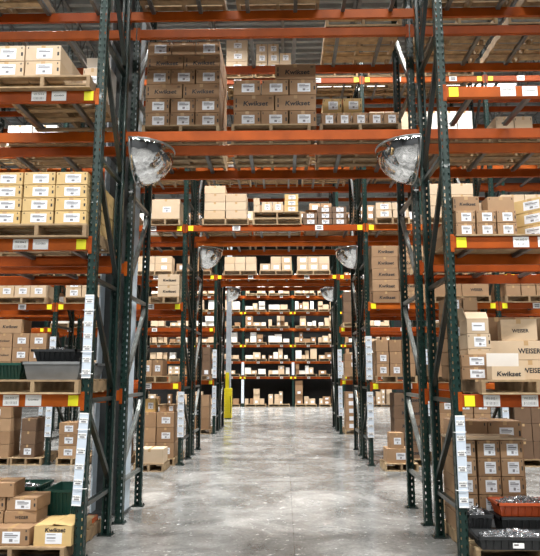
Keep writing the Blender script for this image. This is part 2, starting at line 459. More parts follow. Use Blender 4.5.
# ------------------------------------------------------------------ cartons
STY = {'l': 'labelled', 'k': 'printed', 'p': 'plain', 'w': 'printed', 'n': 'plain'}
TONE = {'kraft': 'brown', 'yellow': 'yellowish', 'cream': 'cream', 'dark': 'dark brown', 'white': 'white'}
_cm = {}
def carton_meshes(w, d, h, tone, style, detail):
    k = (round(w-.0005, 3), round(d, 3), round(h-.0005, 3), tone, style, detail)
    if k in _cm: return _cm[k]
    w, d, h = k[:3]; ms = {}
    mb = MB(); mb.box(-w/2+.002, w/2-.002, 0, d-.004, 0, h-.002)
    ms['body'] = mb.mesh('carton', M[tone], .004 if detail else 0)
    if detail == 2 and style in 'lp':
        body = ms['body']; mb = MB(); mb.add(body, Matrix.Identity(4))
        for a in (-.44, .40): mb.quad([(a*w, -.001, h*.78), (a*w+w*.03, -.001, h*.78), (a*w+w*.03, -.001, h*.9), (a*w, -.001, h*.9)], 1)
        if style == 'l': mb.quad([(w*.40, -.001, h*.32), (w*.455, -.001, h*.32), (w*.455, -.001, h*.56), (w*.40, -.001, h*.56)], 1)
        ms['body'] = mb.mesh('carton', [M[tone], M['ink']])
    if detail:
        mb = MB(); t = min(.045, w*.14)
        mb.box(-t/2, t/2, -.001, d-.003, h-.0025, h-.001); mb.box(-t/2, t/2, -.0012, .0005, h-min(.05, h*.25), h-.001)
        ms['packing_tape'] = mb.mesh('packing_tape', M['tape'])
    if style == 'l':
        mb = MB(); lw, lh = min(.17, w*.5), min(.12, h*.66)
        cx = w*.04; cz = h*.47
        mb.box(cx-lw/2, cx+lw/2, -.002, 0, cz-lh/2, cz+lh/2)
        if detail:
            for (a, b, c, e) in ((-.38, .1, .30, .36), (-.38, .38, .12, .24), (-.1, .1, -.36, -.12), (-.38, .3, .0, .04), (.2, .4, -.3, -.26)):
                mb.quad([(cx+a*lw, -.003, cz+c*lh), (cx+b*lw, -.003, cz+c*lh), (cx+b*lw, -.003, cz+e*lh), (cx+a*lw, -.003, cz+e*lh)], 1)
        ms['shipping_label'] = mb.mesh('label', [M['sticker'], M['greyink']])
    if style in 'kw' and detail:
        mb = MB(); s = 'Kwikset' if style == 'k' else 'WEISER'
        sz = min(w*.165, h*.42) if style == 'k' else min(w*.14, h*.36)
        mb.add(text_mesh(s, sz, .028, .12 if style == 'k' else 0, 1.12 if style == 'k' else .95), Matrix.Translation((w*.04, -.0015, h*.45)))
        if detail == 2 and style == 'k':
            mb.box(-w*.44, -w*.415, -.0015, 0, h*.5, h*.8); mb.box(-w*.445, -w*.41, -.0015, 0, h*.22, h*.4)
            mb.box(w*.37, w*.44, -.0015, 0, h*.76, h*.79); mb.box(w*.37, w*.44, -.0015, 0, h*.83, h*.86)
        ms['printed_logo'] = mb.mesh('logo', M['ink'])
    _cm[k] = ms; return ms
CARTONS = []   # queued; the 300 that show largest become objects
def carton(x, y, z, w, d, h, tone, style, label, group, rz=0, weight=1., force=False):
    area = w*h/(y*y)*weight
    if abs(x) > .5*y + .5: area *= .02
    CARTONS.append(dict(x=x, y=y, z=z, w=w, d=d, h=h, tone=tone, style=style, label=label, group=group, rz=rz, area=area + (9 if force else 0)))

ORD = ['', 'second', 'third', 'fourth', 'fifth', 'sixth', 'seventh']
def colword(i, n):
    if n == 1: return ''
    if n == 2: return ('left', 'right')[i]
    if n == 3: return ('left', 'middle', 'right')[i]
    return 'leftmost' if i == 0 else 'rightmost' if i == n-1 else ORD[i] + ' from left'
def rowword(i, n):
    if n == 1: return ''
    return 'top' if i == 0 else 'bottom' if i == n-1 else ORD[i] + ' row'
def stack(place, x0, x1, y, z0, z1, rows, tone, deep=1, depth=.4, rz=0, jit=.005):
    """rows from the top, one letter per carton: l labelled, k / w printed, p plain, _ none"""
    rows = rows.split('/'); n = len(rows); h = (z1-z0)/n
    pts = []
    for ri, row in enumerate(rows):
        m = len(row); w = (x1-x0)/m
        for ci, ch in enumerate(row):
            if ch == '_': continue
            for dk in range(deep):
                xc = x0 + w*(ci+.5) + rng.uniform(-jit, jit); yc = y + dk*(depth+.004) + rng.uniform(0, .003)
                if rz:
                    cx, cy = (x0+x1)/2, y
                    v = Matrix.Rotation(rz, 2) @ Vector((xc-cx, yc-cy)); xc, yc = cx+v.x, cy+v.y
                words_ = [('rear ' + STY['p'] if dk else STY[ch]), TONE[tone], 'carton,']
                pos = ' '.join(t for t in (rowword(ri, n), colword(ci, m)) if t)
                lab = ' '.join(words_) + (' ' + pos + ',' if pos else '') + ' ' + place
                if dk > 1: lab = lab.replace('rear', 'rearmost')
                carton(xc, yc, z0 + h*(n-1-ri), w-.013, depth, h-.003, tone, ch if dk == 0 else 'p', lab.strip(), 'cartons stacked on the racks', rz, .12 if dk else 1.)

def top(rn, lev): return ROWS[rn][3][lev-1] + .0635 if lev else 0.0
PZ = .1405
def P(rn, lev, x0, x1, place, detailed=True, yoff=-.08, rz=0, n=1):
    for i in range(n):
        pallet((x0+x1)/2, ROWS[rn][0]+yoff, top(rn, lev) + i*PZ, x1-x0, ('wooden pallet ' + (('lower' if i == 0 else 'upper') + ' of ' if n > 1 else '') + place).strip(), 'wooden pallets on the racks', detailed, rz=rz)
    return top(rn, lev) + PZ*n

# ---- row A, left bay
z = P('A', 3, -3.11, -2.07, 'on upper left beam beside nearest left post')
stack('on upper left pallet', -3.20, -2.40, 5.99, z, 5.30, 'll/ll', 'cream', 3, .36)
stack('beside upper left carton block', -2.30, -2.07, 6.38, z, 5.24, 'l', 'cream', 1, .3)
z = P('A', 2, -3.07, -2.03, 'under yellowish carton block')
stack('on second beam left', -3.07, -2.04, 5.99, z, 3.86, 'lll/lll/lll/lll', 'yellow', 3, .38)
z1A = P('A', 1, -2.95, -2.03, 'under grey totes')
# floor left
z0 = P('A', 0, -3.12, -2.08, 'on floor inside nearest left post', yoff=-.10)
for (nm, x, y, zz, w, d, h, tone, st, rz) in [
    ('low front carton, nearest left floor pallet', -2.63, 6.0, 0, .38, .20, .16, 'kraft', 'l', 0),
    ('carton under two others beside open tan carton', -2.62, 6.22, .0, .34, .34, .155, 'kraft', 'p', 0),
    ('carton printed on its front, middle of low left stack', -2.63, 6.22, .1555, .32, .34, .115, 'kraft', 'w', R(3)),
    ('labelled carton topping low left stack', -2.625, 6.22, .271, .31, .34, .13, 'kraft', 'l', R(-2)),
    ('lower carton at left end of low stack', -2.975, 6.22, .1555, .34, .34, .115, 'kraft', 'p', 0),
    ('middle carton at left end of low stack', -2.965, 6.22, .271, .34, .34, .13, 'kraft', 'l', 0),
    ('topmost tilted carton at left end of low stack', -2.90, 6.20, .402, .38, .34, .14, 'kraft', 'p', R(5))]:
    carton(x, y, z0+zz, w, d, h, tone, st, 'brown ' + nm, 'cartons on the nearest left floor pallet', rz, force=True)
carton(-3.02, 6.01, z0, .38, .18, .155, 'kraft', 'p', 'brown bottom carton at left edge of low stack', 'cartons on the nearest left floor pallet', 0)
carton(-2.975, 6.22, z0, .34, .32, .155, 'kraft', 'p', 'brown base carton under left end of low stack', 'cartons on the nearest left floor pallet', 0)
# B left
P('B', 3, -3.60, -2.55, 'bare underside, behind upper left pallet', yoff=-.06)
P('B', 2, -3.62, -2.56, 'empty, behind yellowish carton block', yoff=-.06)
P('A', 4, -4.00, -2.98, 'highest at upper left corner')
# tunnel
P('A', 4, -1.78, -.72, 'highest above left end of tunnel'); P('A', 4, -.58, .46, 'highest above middle of tunnel')
z = P('B', 3, -1.86, -.84, 'under tall carton stack over tunnel', yoff=-.02, n=2)
stack('stack above left mirror', -1.85, -.84, 7.53, z, 6.24, 'lpl/kk/lll/kk/lll/lll', 'kraft', 2, .5)
z = P('B', 3, -.68, .36, 'under middle carton stack over tunnel', yoff=-.02, n=2)
stack('middle stack over tunnel', -.67, .45, 7.53, z, z+.222*4, '_k/lll/kk/lll', 'kraft', 2, .5)
z = P('B', 3, .48, 1.54, 'under row of small cartons over tunnel', yoff=-.02, n=2)
stack('row beside right mirror', .50, 1.54, 7.53, z, 5.19, 'lllll', 'kraft', 1, .4)
stack('behind small carton row', .56, 1.12, 8.0, z, 5.62, 'll/ll/ll', 'yellow', 1, .4)
P('B', 4, .58, 1.60, 'highest beside right end of tunnel', yoff=-.02)
# ---- row A right bay
z = P('A', 0, 1.80, 3.02, 'on floor inside nearest right post', yoff=-.04)
stack('floor stack behind metal fittings', 1.70+.09, 2.53, 6.62, z, 1.07, 'lll/lll/lll/lll/lll', 'kraft', 1, .48)
z1R = P('A', 1, 1.92, 3.02, 'under mixed cartons by right post')
zz = z1R
def one(lab, x0, x1, y, za, zb, tone, st, d=.35, rz=0):
    carton((x0+x1)/2, y, za, x1-x0, d, zb-za, tone, st, lab, 'mixed cartons on the right bay pallet', rz, force=True)
one('lower labelled carton beside white-lidded carton', 1.79, 2.08, 6.16, zz, zz+.125, 'kraft', 'l')
one('upper labelled carton beside white-lidded carton', 1.79, 2.08, 6.16, zz+.126, zz+.25, 'kraft', 'l')
one('flat tan carton under labelled square carton', 1.88, 2.12, 6.22, zz+.251, zz+.31, 'cream', 'p', .3)
one('labelled square carton beneath open carton', 1.88, 2.12, 6.22, zz+.311, zz+.465, 'cream', 'l', .3)
one('wide printed tan carton behind white-lidded carton', 2.22, 2.90, 6.36, zz, zz+.20, 'cream', 'w')
one('wide printed tan carton, second up, right bay pallet', 2.16, 2.90, 6.36, zz+.201, zz+.40, 'cream', 'w')
one('tilted printed tan carton topping right bay pallet', 2.30, 2.66, 6.40, zz+.401, zz+.63, 'cream', 'w', .35, R(-14))
one('second tan carton atop right bay pallet', 2.78, 3.04, 6.36, zz+.401, zz+.66, 'cream', 'p')
stack('column behind nearest right post', 1.80, 2.14, 6.62, zz, 2.60, 'lp/pl/lp/pp/lp/pl', 'kraft', 1, .4)
stack('lowest beam, right bay rear', 2.2, 3.0, 6.83, zz, 2.4, 'pp/pp', 'kraft', 1, .3)
# A right level 2 on a deck board
db = MB(); db.box(0, 1.25, 0, 1.0, 0, .014)
o = obj('deck_board', db.mesh('deck_board', M['wood']), None, (1.765, 6.02, top('A', 2))); tag(o, 'thin wooden deck board under labelled cartons, right bay second beam', 'board')
z = top('A', 2) + .0145
stack('on right bay second beam', 1.78, 2.42, 6.08, z, 3.44, 'lll/lll', 'kraft', 3, .3)
one('printed carton on top layer, right bay second beam', 1.775, 2.05, 6.12, 3.441, 3.60, 'kraft', 'k')
one('plain closed carton on top layer, right bay second beam', 2.14, 2.42, 6.14, 3.441, 3.60, 'kraft', 'p')
one('small rear carton on top layer, right bay second beam', 2.06, 2.13, 6.3, 3.441, 3.58, 'cream', 'p', .3)
for i in range(3):
    carton(2.615 , 6.23, z + .0005 + i*.145, .42, .40, .144, 'yellow', 'l', 'turned yellowish carton, %s of three, right bay second beam' % ('bottom', 'middle', 'top')[i], 'turned cartons at the right edge', R(-50 + 2*i), force=True)
stack('right bay second beam, behind turned cartons', 2.62, 2.98, 6.7, z, 3.6, 'p/p/p', 'kraft', 1, .3)
P('A', 4, 1.84, 2.86, 'highest, right bay, beside nearest right post'); P('A', 4, 3.0, 4.02, 'highest, right bay, further from post')
P('B', 4, 1.86, 2.88, 'highest, second rack right bay, inner', yoff=-.02); P('B', 4, 3.02, 4.04, 'highest, second rack right bay, outer', yoff=-.02)
z = P('B', 3, 2.78, 3.82, 'second rack right bay third beam', yoff=-.02)
stack('second rack right bay third beam', 2.80, 3.30, 7.56, z, 5.13, 'pp', 'cream', 1, .4)
P('B', 2, 1.84, 2.86, 'second rack right bay second beam', yoff=-.02)
P('B', 3, 1.80, 2.70, 'bare, second rack right bay third beam inner', yoff=-.02)
z = P('B', 0, 2.05, 3.07, 'on floor behind labelled floor stack', yoff=0)
stack('floor stack behind nearest right stack', 2.06, 2.9, 7.56, z, 1.20, 'pl/pp/pp/pp', 'kraft', 1, .5)
one('brown carton behind floor stack top', 1.98, 2.26, 7.5, 1.072, 1.0721+.16, 'kraft', 'l', .0 + .3) if False else None

# ---- row C (first rack across the side aisle)
YC = 12.12
def X(px, Y): return (px - 284.) / 600. * Y * .985
z = P('C', 3, -1.70, -.72, 'under cream cartons over second tunnel', yoff=-.02)
stack('block over second tunnel', -1.66, -.76, YC+.02, z, 5.69, 'p_/pp/pp/pp', 'cream', 1, .5)
z = P('C', 3, -.64, .38, 'stacked pair over second tunnel', yoff=-.02, n=2)
stack('on paired pallets over second tunnel', -.46, .0, YC+.03, z, z+.22, 'll', 'cream', 1, .4)
stack('tall trio on paired pallets', .02, .32, YC+.03, z, z+.38, 'l/l/l', 'yellow', 1, .4)
stack('small pair, paired pallets left end', -.63, -.49, YC+.03, z, z+.30, 'p/p', 'cream', 1, .3)
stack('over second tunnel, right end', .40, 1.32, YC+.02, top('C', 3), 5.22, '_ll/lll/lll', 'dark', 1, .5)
stack('behind dark cartons over second tunnel', .48, 1.0, 12.75, top('C', 3), 5.32, 'll/ll/ll', 'kraft', 1, .4)
def slot(rn, bay, lev, x0, x1, rows, ztop, tone, place, det=True, deep=1, pal=True, depth=.5, generic=False):
    if x1 < -1.9 and not generic: x0 += DX[rn]; x1 += DX[rn]
    if pal:
        L_ = [v_ + DX[rn] for v_ in XL][::-1] + XR; bx = [(a_, b_) for a_, b_ in zip(L_, L_[1:]) if a_ <= (x0+x1)/2 < b_][0]
        pa, pb = x0-.02, max(x1+.02, x0+.6)
        if pb > bx[1]-.09: pa -= pb-(bx[1]-.09); pb = bx[1]-.09; pa = min(pa, x0-.01)
        z = P(rn, lev, pa, pb, place, det, yoff=-.04)
    else: z = top(rn, lev)
    stack(place, x0, x1, ROWS[rn][0]-.02, z, ztop, rows, tone, deep, depth)
slot('C', 'L1', 2, -2.52, -2.06, 'k/k', 3.80, 'cream', 'third rack second beam, beside left tunnel post')
slot('C', 'L1', 2, -4.42, -3.42, 'lll/lll', 3.70, 'cream', 'third rack second beam, left bay')
slot('C', 'L1', 3, -2.70, -2.10, 'l', 5.40, 'cream', 'third rack third beam, beside left tunnel post', deep=1, depth=.7)
slot('C', 'L1', 3, -4.40, -3.4, 'll/ll', 5.60, 'cream', 'third rack third beam, left bay')
slot('C', 'L1', 1, -2.80, -2.36, 'll', 2.05, 'kraft', 'third rack lowest beam, beside left tunnel post')
slot('C', 'L1', 0, -2.82, -2.10, 'pl/pl/pl', 1.02, 'kraft', 'third rack floor, beside left tunnel post')
stack('on floor stack beside left tunnel post', -2.79, -2.57, YC+.1, 1.0205, 1.28, 'l', 'yellow', 1, .3)
stack('beside yellowish one atop floor stack', -2.51, -2.19, YC+.1, 1.0205, 1.16, 'pl', 'kraft', 1, .3)
pallet(-2.49, 11.35, 0, .56, 'small wooden pallet on floor before left tunnel post', 'wooden pallets on the racks', True, .62)
carton(-2.49, 11.38, PZ, .52, .45, .26, 'cream', 'p', 'long cream-topped carton on small pallet at third rack', 'loose cartons', 0, force=True)
slot('C', 'L1', 0, -4.40, -4.02, 'l/l/l', .82, 'kraft', 'third rack floor, beside outer left post')
slot('C', 'L1', 0, -3.58, -3.02, 'p/l/p', .9, 'kraft', 'third rack floor, left bay middle')
slot('C', 'L2', 2, -5.82, -4.82, 'lll', 3.60, 'cream', 'third rack second beam, outer left bay')
slot('C', 'L2', 1, -5.80, -4.75, 'k_/kll/kll/kll', 2.88, 'kraft', 'third rack lowest beam, outer left bay')
slot('C', 'L2', 0, -6.05, -5.37, 'l/l/l/l', 1.15, 'kraft', 'third rack floor, outer left bay', )
slot('C', 'L2', 0, -5.16, -4.86, 'p/p/l', .9, 'dark', 'third rack floor, left of outer left post')
slot('C', 'R1', 2, 1.80, 2.90, 'kk/kk/kk/kk/kk', 4.38, 'kraft', 'third rack second beam, right bay', pal=False)
slot('C', 'R1', 2, 3.06, 4.16, 'pw', 3.60, 'kraft', 'third rack second beam, before outer right post')
slot('C', 'R1', 3, 1.92, 2.60, 'll/ll', 5.30, 'cream', 'third rack third beam, right bay')
slot('C', 'R1', 3, 3.0, 3.95, 'pp/pp/pp', 5.7, 'cream', 'third rack third beam, right bay outer')
slot('C', 'R1', 1, 1.84, 2.62, 'ppp/lpp/llp', 2.45, 'kraft', 'third rack lowest beam, right bay')
slot('C', 'R1', 1, 3.0, 4.0, 'ppp/ppp', 2.4, 'kraft', 'third rack lowest beam, right bay outer')
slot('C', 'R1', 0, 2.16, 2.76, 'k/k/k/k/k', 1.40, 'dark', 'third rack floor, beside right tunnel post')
pallet(2.16, 11.5, 0, .62, 'small wooden pallet on floor before right tunnel post', 'wooden pallets on the racks', True, .6)
carton(2.14, 11.55, PZ, .48, .42, .26, 'kraft', 'l', 'wide carton on small pallet before right tunnel post', 'loose cartons', 0, force=True)
carton(2.10, 11.58, PZ+.2605, .26, .3, .28, 'kraft', 'l', 'small carton topping wide one before right tunnel post', 'loose cartons', 0, force=True)
slot('C', 'R1', 0, 3.05, 4.05, 'lll/lll/lll/ppp', 1.3, 'kraft', 'third rack floor, right bay outer')
slot('C', 'R2', 2, 4.50, 5.40, 'ppl/ppl', 3.75, 'kraft', 'third rack second beam, outer right bay')
slot('C', 'R2', 1, 4.50, 5.40, 'ppp/ppp/ppp', 2.55, 'kraft', 'third rack lowest beam, outer right bay')
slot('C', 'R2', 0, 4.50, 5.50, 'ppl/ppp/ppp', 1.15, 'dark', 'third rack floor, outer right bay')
slot('C', 'R2', 3, 4.50, 5.50, 'pp/pp', 5.45, 'cream', 'third rack third beam, outer right bay')
# high levels of row C
slot('C', 'T', 5, -1.24, -.76, 'l/l/l', 9.0, 'cream', 'third rack top beam, over tunnel left', depth=.4)
slot('C', 'T', 5, -.59, .18, 'll_/lll/lll', 8.9, 'cream', 'third rack top beam, over tunnel middle', depth=.4)
P('C', 5, .62, 1.62, 'bare, third rack top beam over tunnel', yoff=-.02)
for i, (a, b) in enumerate(((1.84, 2.9), (3.05, 4.1))): P('C', 5, a, b, 'third rack top beam, right bay ' + ('inner', 'outer')[i], yoff=-.02)
for i, (a, b) in enumerate(((1.84, 2.9), (3.05, 4.1))):
    slot('C', 'R1', 4, a, b-.08, 'ppp/ppp', 6.40+.9, 'white' if i else 'cream', 'third rack fourth beam, right bay ' + ('inner', 'outer')[i])
for i, (a, b) in enumerate(((-1.8, -.78), (-.6, .4), (.6, 1.56))): P('C', 4, a, b, 'third rack fourth beam over tunnel, ' + ('left', 'middle', 'right')[i], yoff=-.02)
# ---- rows E: over the third tunnel
YE = 18.46
for (a, b, rows, tone, pl_) in ((-1.86, -.86, 'kkk/kkk', 'cream', 'left'), (-.74, .26, '_pl/lll', 'cream', 'middle'), (.42, 1.44, 'llp/lll', 'cream', 'right')):
    slot('E', 'T', 3, a, b, rows, 5.42, tone, 'fifth rack over tunnel, ' + pl_ + ' pallet', False)
slot('E', 'R1', 0, 1.84, 2.20, 'l/l/l/l/l', 1.25, 'kraft', 'fifth rack floor, beside right tunnel post', False)
slot('E', 'R1', 1, 1.84, 2.40, 'l/l/p', 2.4, 'kraft', 'fifth rack lowest beam, beside right tunnel post', False)
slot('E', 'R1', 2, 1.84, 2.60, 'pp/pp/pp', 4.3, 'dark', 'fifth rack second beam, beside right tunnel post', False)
slot('E', 'L1', 0, -2.62, -2.12, 'pp/lp/pp', 1.15, 'kraft', 'fifth rack floor, beside left tunnel post', False)
slot('E', 'L1', 1, -2.62, -2.12, 'pp/lp/pp/pl', 2.6, 'dark', 'fifth rack lowest beam, beside left tunnel post', False)
# generic loads seen through gaps
gr = random.Random(11)
names = {1: 'lowest beam', 2: 'second beam', 3: 'third beam', 4: 'fourth beam', 5: 'top beam'}
rackno = {'C': 'third rack', 'D': 'fourth rack', 'E': 'fifth rack', 'F': 'sixth rack'}
bayno = {'L1': 'left bay', 'R1': 'right bay', 'L2': 'outer left bay', 'R2': 'outer right bay', 'L3': 'far left bay', 'R3': 'far right bay', 'T': 'over tunnel'}
for rn, bays, levs in (('D', ('L1', 'R1', 'T'), (3, 4)), ('D', ('L2', 'R2'), (2, 3)), ('E', ('L1', 'R1', 'L2', 'R2'), (3, 4, 5)), ('E', ('L2', 'R2'), (1, 2)), ('E', ('T',), (4, 5)), ('C', ('L1', 'L2', 'R2'), (4,)), ('D', ('R1',), (1, 2))):
    for b in bays:
        for lv_ in levs:
            x0, x1, yf, yr, zb = BAY[(rn, b, lv_)]
            n = 3 if b == 'T' else 2; w = (x1-x0-.2)/n
            for i in range(n):
                a = x0 + .1 + w*i + .07; c = a + w - .14
                if gr.random() < .15: continue
                rows = gr.choice(('ll', 'lll/lll', 'pp/pp', '_ll/lll', 'll/ll', 'pl'))
                hgt = .24*(rows.count('/')+1) + gr.uniform(-.02, .06)
                tone = gr.choice(('kraft', 'cream', 'cream', 'kraft', 'white'))
                pos = ('inner', 'outer')[(i == 0) == (x1 < 0)] if n == 2 else ('left', 'middle', 'right')[i]
                slot(rn, b, lv_, a, c, rows, top(rn, lv_) + PZ + hgt, tone, '%s %s, %s %s' % (rackno[rn], names[lv_], bayno[b], pos), False, generic=True)

# ---- the rack across the far end
FZ = [1.60, 2.45, 3.37, 4.30, 5.23, 6.16, 7.08]; FX = [-7.95, -5.13, -2.31, .51, 3.33, 6.15]; FY = 34.0
rack = obj('pallet_rack', None, None, (0, 0, 0)); tag(rack, 'tall pallet rack across the far end with six close orange shelves', 'pallet rack')
for x in FX:
    mb = MB()
    for h in (.4, 1.6, 2.8, 4.0, 5.2, 6.4, 7.4): mb.box(x-.02, x+.02, FY+.04, FY+.96, h-.02, h+.02)
    fr = obj('upright_frame', mb.mesh('frame_bracing', M['brace']), rack)
    obj('post', simple_post(8.2), fr, (x, FY, 0)).scale.x = 1.3; obj('post', simple_post(8.2), fr, (x, FY+1.0, 0), math.pi)
    s = obj('location_strip', strip_mesh(.7, 5, 'WI-001'), fr, (x, FY-.01, 1.75)); s.scale.x = 1.6
    if x < -2: s = obj('location_strip', strip_mesh(1.3, 6, 'WI-001'), fr, (x, FY-.01, .2)); s.scale.x = 1.6
for i in range(len(FX)-1):
    w = FX[i+1]-FX[i]-PW
    for k, z in enumerate(FZ):
        beam(rack, FX[i], FX[i+1], FY, z, True, 'lr' if k in (0, 2, 4) else '', [(w*.3, ''), (w*.78, '')])
        beam(rack, FX[i], FX[i+1], FY+1.0, z, False)
fr_ = random.Random(5)
bn = ['far left', 'left', 'middle', 'right', 'far right']
ln = ['floor', 'lowest shelf', 'second shelf', 'third shelf', 'fourth shelf', 'fifth shelf', 'sixth shelf', 'top shelf']
for i in range(len(FX)-1):
    for k in range(8):
        zb = 0 if k == 0 else FZ[k-1] + .0635
        for j in range(2):
            w = (FX[i+1]-FX[i]-.24)/2; a = FX[i] + .10 + j*(w+.04) + fr_.uniform(0, .05); c = a + w - .10
            if fr_.random() < .02: continue
            pos = ('left', 'right')[j]; place = 'far rack %s, %s bay, %s pallet' % (ln[k], bn[i], pos)
            p = pallet((a+c)/2, FY-.06, zb, c-a, 'small wooden pallet on ' + place, 'wooden pallets in the far rack', False, 1.1)
            x = a; q = 0
            while x < c - .2 and q < 5:
                cw = fr_.choice((.20, .26, .34, .42)); cw = min(cw, c-x)
                ch = fr_.choice((.20, .28, .36, .46, .56)) * (1.5 if k == 0 else 1) * (.6 if k == 7 else 1)
                if k == 0 and i == 3 and j == 0 and q == 0: cw = .42; ch = 1.30
                nst = max(1, round(ch/.27))
                tone = fr_.choice(('cream', 'white', 'kraft', 'cream', 'white', 'cream'))
                if k == 0: tone = fr_.choice(('kraft', 'cream'))
                if fr_.random() > .08:
                    for m_ in range(nst):
                        carton(x+cw/2, FY-.03 + fr_.uniform(0, .15), zb+PZ+m_*ch/nst, cw-.012, .5, ch/nst-.002, tone, 'l' if fr_.random() < .4 else 'p',
                               'small %s carton, %s%s of %s' % (TONE[tone], (('bottom ', 'second ', 'third ', 'fourth ', 'fifth ')[m_] if nst > 1 else ''), ('first', 'second', 'third', 'fourth', 'fifth')[q], place), 'cartons in the far rack')
                x += cw + fr_.choice((.0, .01, .03, .08)); q += 1
# ---- build the cartons
# ---- pick
# the 300 cartons that show largest stay single objects, the small rest in view becomes one object, unseen ones are left out
BIG = [0, 3, 4, 6, 9, 12, 13, 16, 19, 21, 22, 25, 28, 30, 31, 34, 37, 38, 40, 43, 46, 47, 49, 50, 51, 52, 53, 54, 55, 58, 60, 62, 63, 64, 66, 67, 68, 70, 72, 73, 74, 76, 77, 78, 80, 82, 84, 86, 88, 90, 92, 94, 96, 98, 100, 102, 104, 106, 108, 109, 110, 111, 112, 113, 114, 119, 120, 121, 122, 123, 124, 125, 126, 127, 128, 129, 131, 134, 135, 136, 137, 138, 139, 140, 141, 142, 143, 146, 148, 150, 152, 154, 155, 158, 160, 161, 164, 167, 169, 170, 173, 176, 177, 179, 180, 181, 185, 186, 187, 188, 195, 196, 197, 198, 199, 200, 201, 202, 203, 204, 205, 206, 207, 208, 209, 210, 211, 212, 213, 214, 215, 216, 221, 222, 223, 224, 225, 228, 229, 231, 236, 237, 238, 239, 240, 241, 242, 243, 244, 245, 246, 247, 248, 249, 250, 254, 255, 256, 257, 258, 259, 260, 261, 262, 263, 267, 268, 269, 270, 271, 272, 273, 274, 275, 276, 277, 278, 279, 280, 281, 282, 283, 284, 285, 286, 287, 288, 289, 290, 291, 292, 293, 294, 296, 297, 299, 300, 301, 302, 303, 304, 311, 312, 313, 314, 315, 316, 317, 318, 319, 320, 321, 322, 323, 333, 334, 335, 345, 346, 348, 349, 351, 352, 354, 355, 358, 359, 360, 361, 362, 363, 364, 365, 366, 371, 375, 376, 377, 381, 382, 383, 384, 385, 386, 387, 388, 389, 390, 391, 392, 393, 394, 395, 396, 397, 398, 399, 400, 401, 402, 403, 404, 405, 406, 408, 410, 413, 415, 417, 419, 421, 423, 425, 464, 496, 497, 498, 499, 501, 502, 504, 516, 519, 602, 607, 625, 626, 655, 678, 679, 681, 695, 696, 806, 808, 815, 831, 872, 898, 906]
REST = [7, 8, 10, 11, 20, 29, 39, 48, 57, 83, 89, 101, 107, 115, 116, 130, 132, 144, 145, 159, 168, 178, 190, 192, 194, 217, 226, 227, 230, 251, 252, 253, 264, 265, 298, 305, 308, 324, 327, 330, 331, 332, 367, 368, 369, 370, 374, 378, 379, 380, 407, 409, 411, 412, 414, 416, 418, 420, 422, 424, 427, 429, 430, 431, 432, 433, 435, 436, 437, 441, 445, 446, 447, 448, 449, 451, 455, 457, 458, 459, 460, 462, 463, 468, 471, 473, 478, 485, 487, 500, 503, 505, 507, 508, 511, 515, 517, 518, 521, 528, 529, 574, 582, 583, 587, 596, 603, 604, 608, 609, 624, 627, 634, 635, 636, 637, 638, 640, 643, 653, 656, 657, 658, 659, 660, 661, 662, 663, 664, 669, 670, 671, 672, 673, 674, 675, 676, 677, 680, 682, 683, 684, 685, 686, 687, 688, 689, 690, 691, 692, 693, 694, 697, 698, 699, 700, 706, 707, 708, 713, 714, 715, 724, 725, 726, 727, 728, 729, 730, 731, 735, 736, 738, 744, 745, 746, 747, 748, 750, 751, 752, 753, 754, 755, 756, 757, 758, 759, 760, 761, 762, 763, 764, 766, 767, 768, 769, 770, 771, 772, 773, 774, 775, 776, 777, 778, 779, 780, 781, 782, 783, 784, 788, 793, 794, 795, 796, 797, 798, 799, 800, 801, 802, 803, 804, 805, 807, 809, 810, 811, 812, 813, 814, 816, 817, 818, 819, 820, 821, 822, 823, 824, 825, 826, 827, 828, 829, 830, 832, 833, 834, 835, 836, 837, 838, 839, 840, 841, 842, 843, 844, 845, 846, 847, 848, 849, 850, 851, 852, 853, 854, 855, 856, 857, 859, 860, 865, 866, 867, 868, 869, 870, 871, 873, 874, 875, 876, 877, 878, 879, 880, 881, 882, 883, 884, 885, 886, 890, 891, 892, 893, 894, 895, 896, 897, 900, 901, 902, 903, 904, 905, 907, 908, 911, 912, 913, 914, 915, 916, 917, 918, 919, 922, 923, 924, 925, 926, 927, 928, 929, 930, 931, 932, 933, 934, 935, 936, 937, 938, 939, 940, 942, 952, 953, 954, 955, 956, 957, 958, 959, 960, 961, 962, 963, 964, 965, 976, 977, 978, 980, 985, 986, 987, 988, 989, 990, 991, 992, 993, 994, 997, 998, 999, 1000, 1001, 1011, 1012, 1013, 1017, 1018, 1019]
CARTONS = [CARTONS[i] for i in BIG] + [CARTONS[i] for i in REST]
# ---- end pick
_proto = {}
for c in CARTONS[:300]:
    det = 2 if c['y'] < 9 else (1 if c['y'] < 16 else 0)
    ms = carton_meshes(c['w'], c['d'], c['h'], c['tone'], c['style'], det)
    k = id(ms)
    if k in _proto: o = copy_tree(_proto[k])
    else:
        o = obj('carton', ms['body'])
        for nm, me in ms.items():
            if nm != 'body': obj(nm, me, o)
        _proto[k] = o
    o.location = (c['x'], c['y'], c['z']); o.rotation_euler.z = c['rz']
    tag(o, c['label'], 'carton', c['group'])
mb = MB(); TL = ['kraft', 'yellow', 'cream', 'dark', 'white']
for c in CARTONS[300:]:
    mt = Matrix.Translation((c['x'], c['y'], c['z'])) @ Matrix.Rotation(c['rz'], 4, 'Z')
    mb.box(-c['w']/2, c['w']/2, 0, c['d'], 0, c['h'], TL.index(c['tone']), mt)
    if c['style'] == 'l': mb.box(-c['w']*.2, c['w']*.2, -.003, 0, c['h']*.25, c['h']*.7, 5, mt)
if mb.v:
    o = obj('distant_cartons', mb.mesh('distant_cartons', [M[t_] for t_ in TL] + [M['sticker']])); tag(o, 'many small distant cartons seen through the racks', 'cartons', kind='stuff')
print('CARTONS', len(CARTONS), 'PALLETS', len(PALLETS))

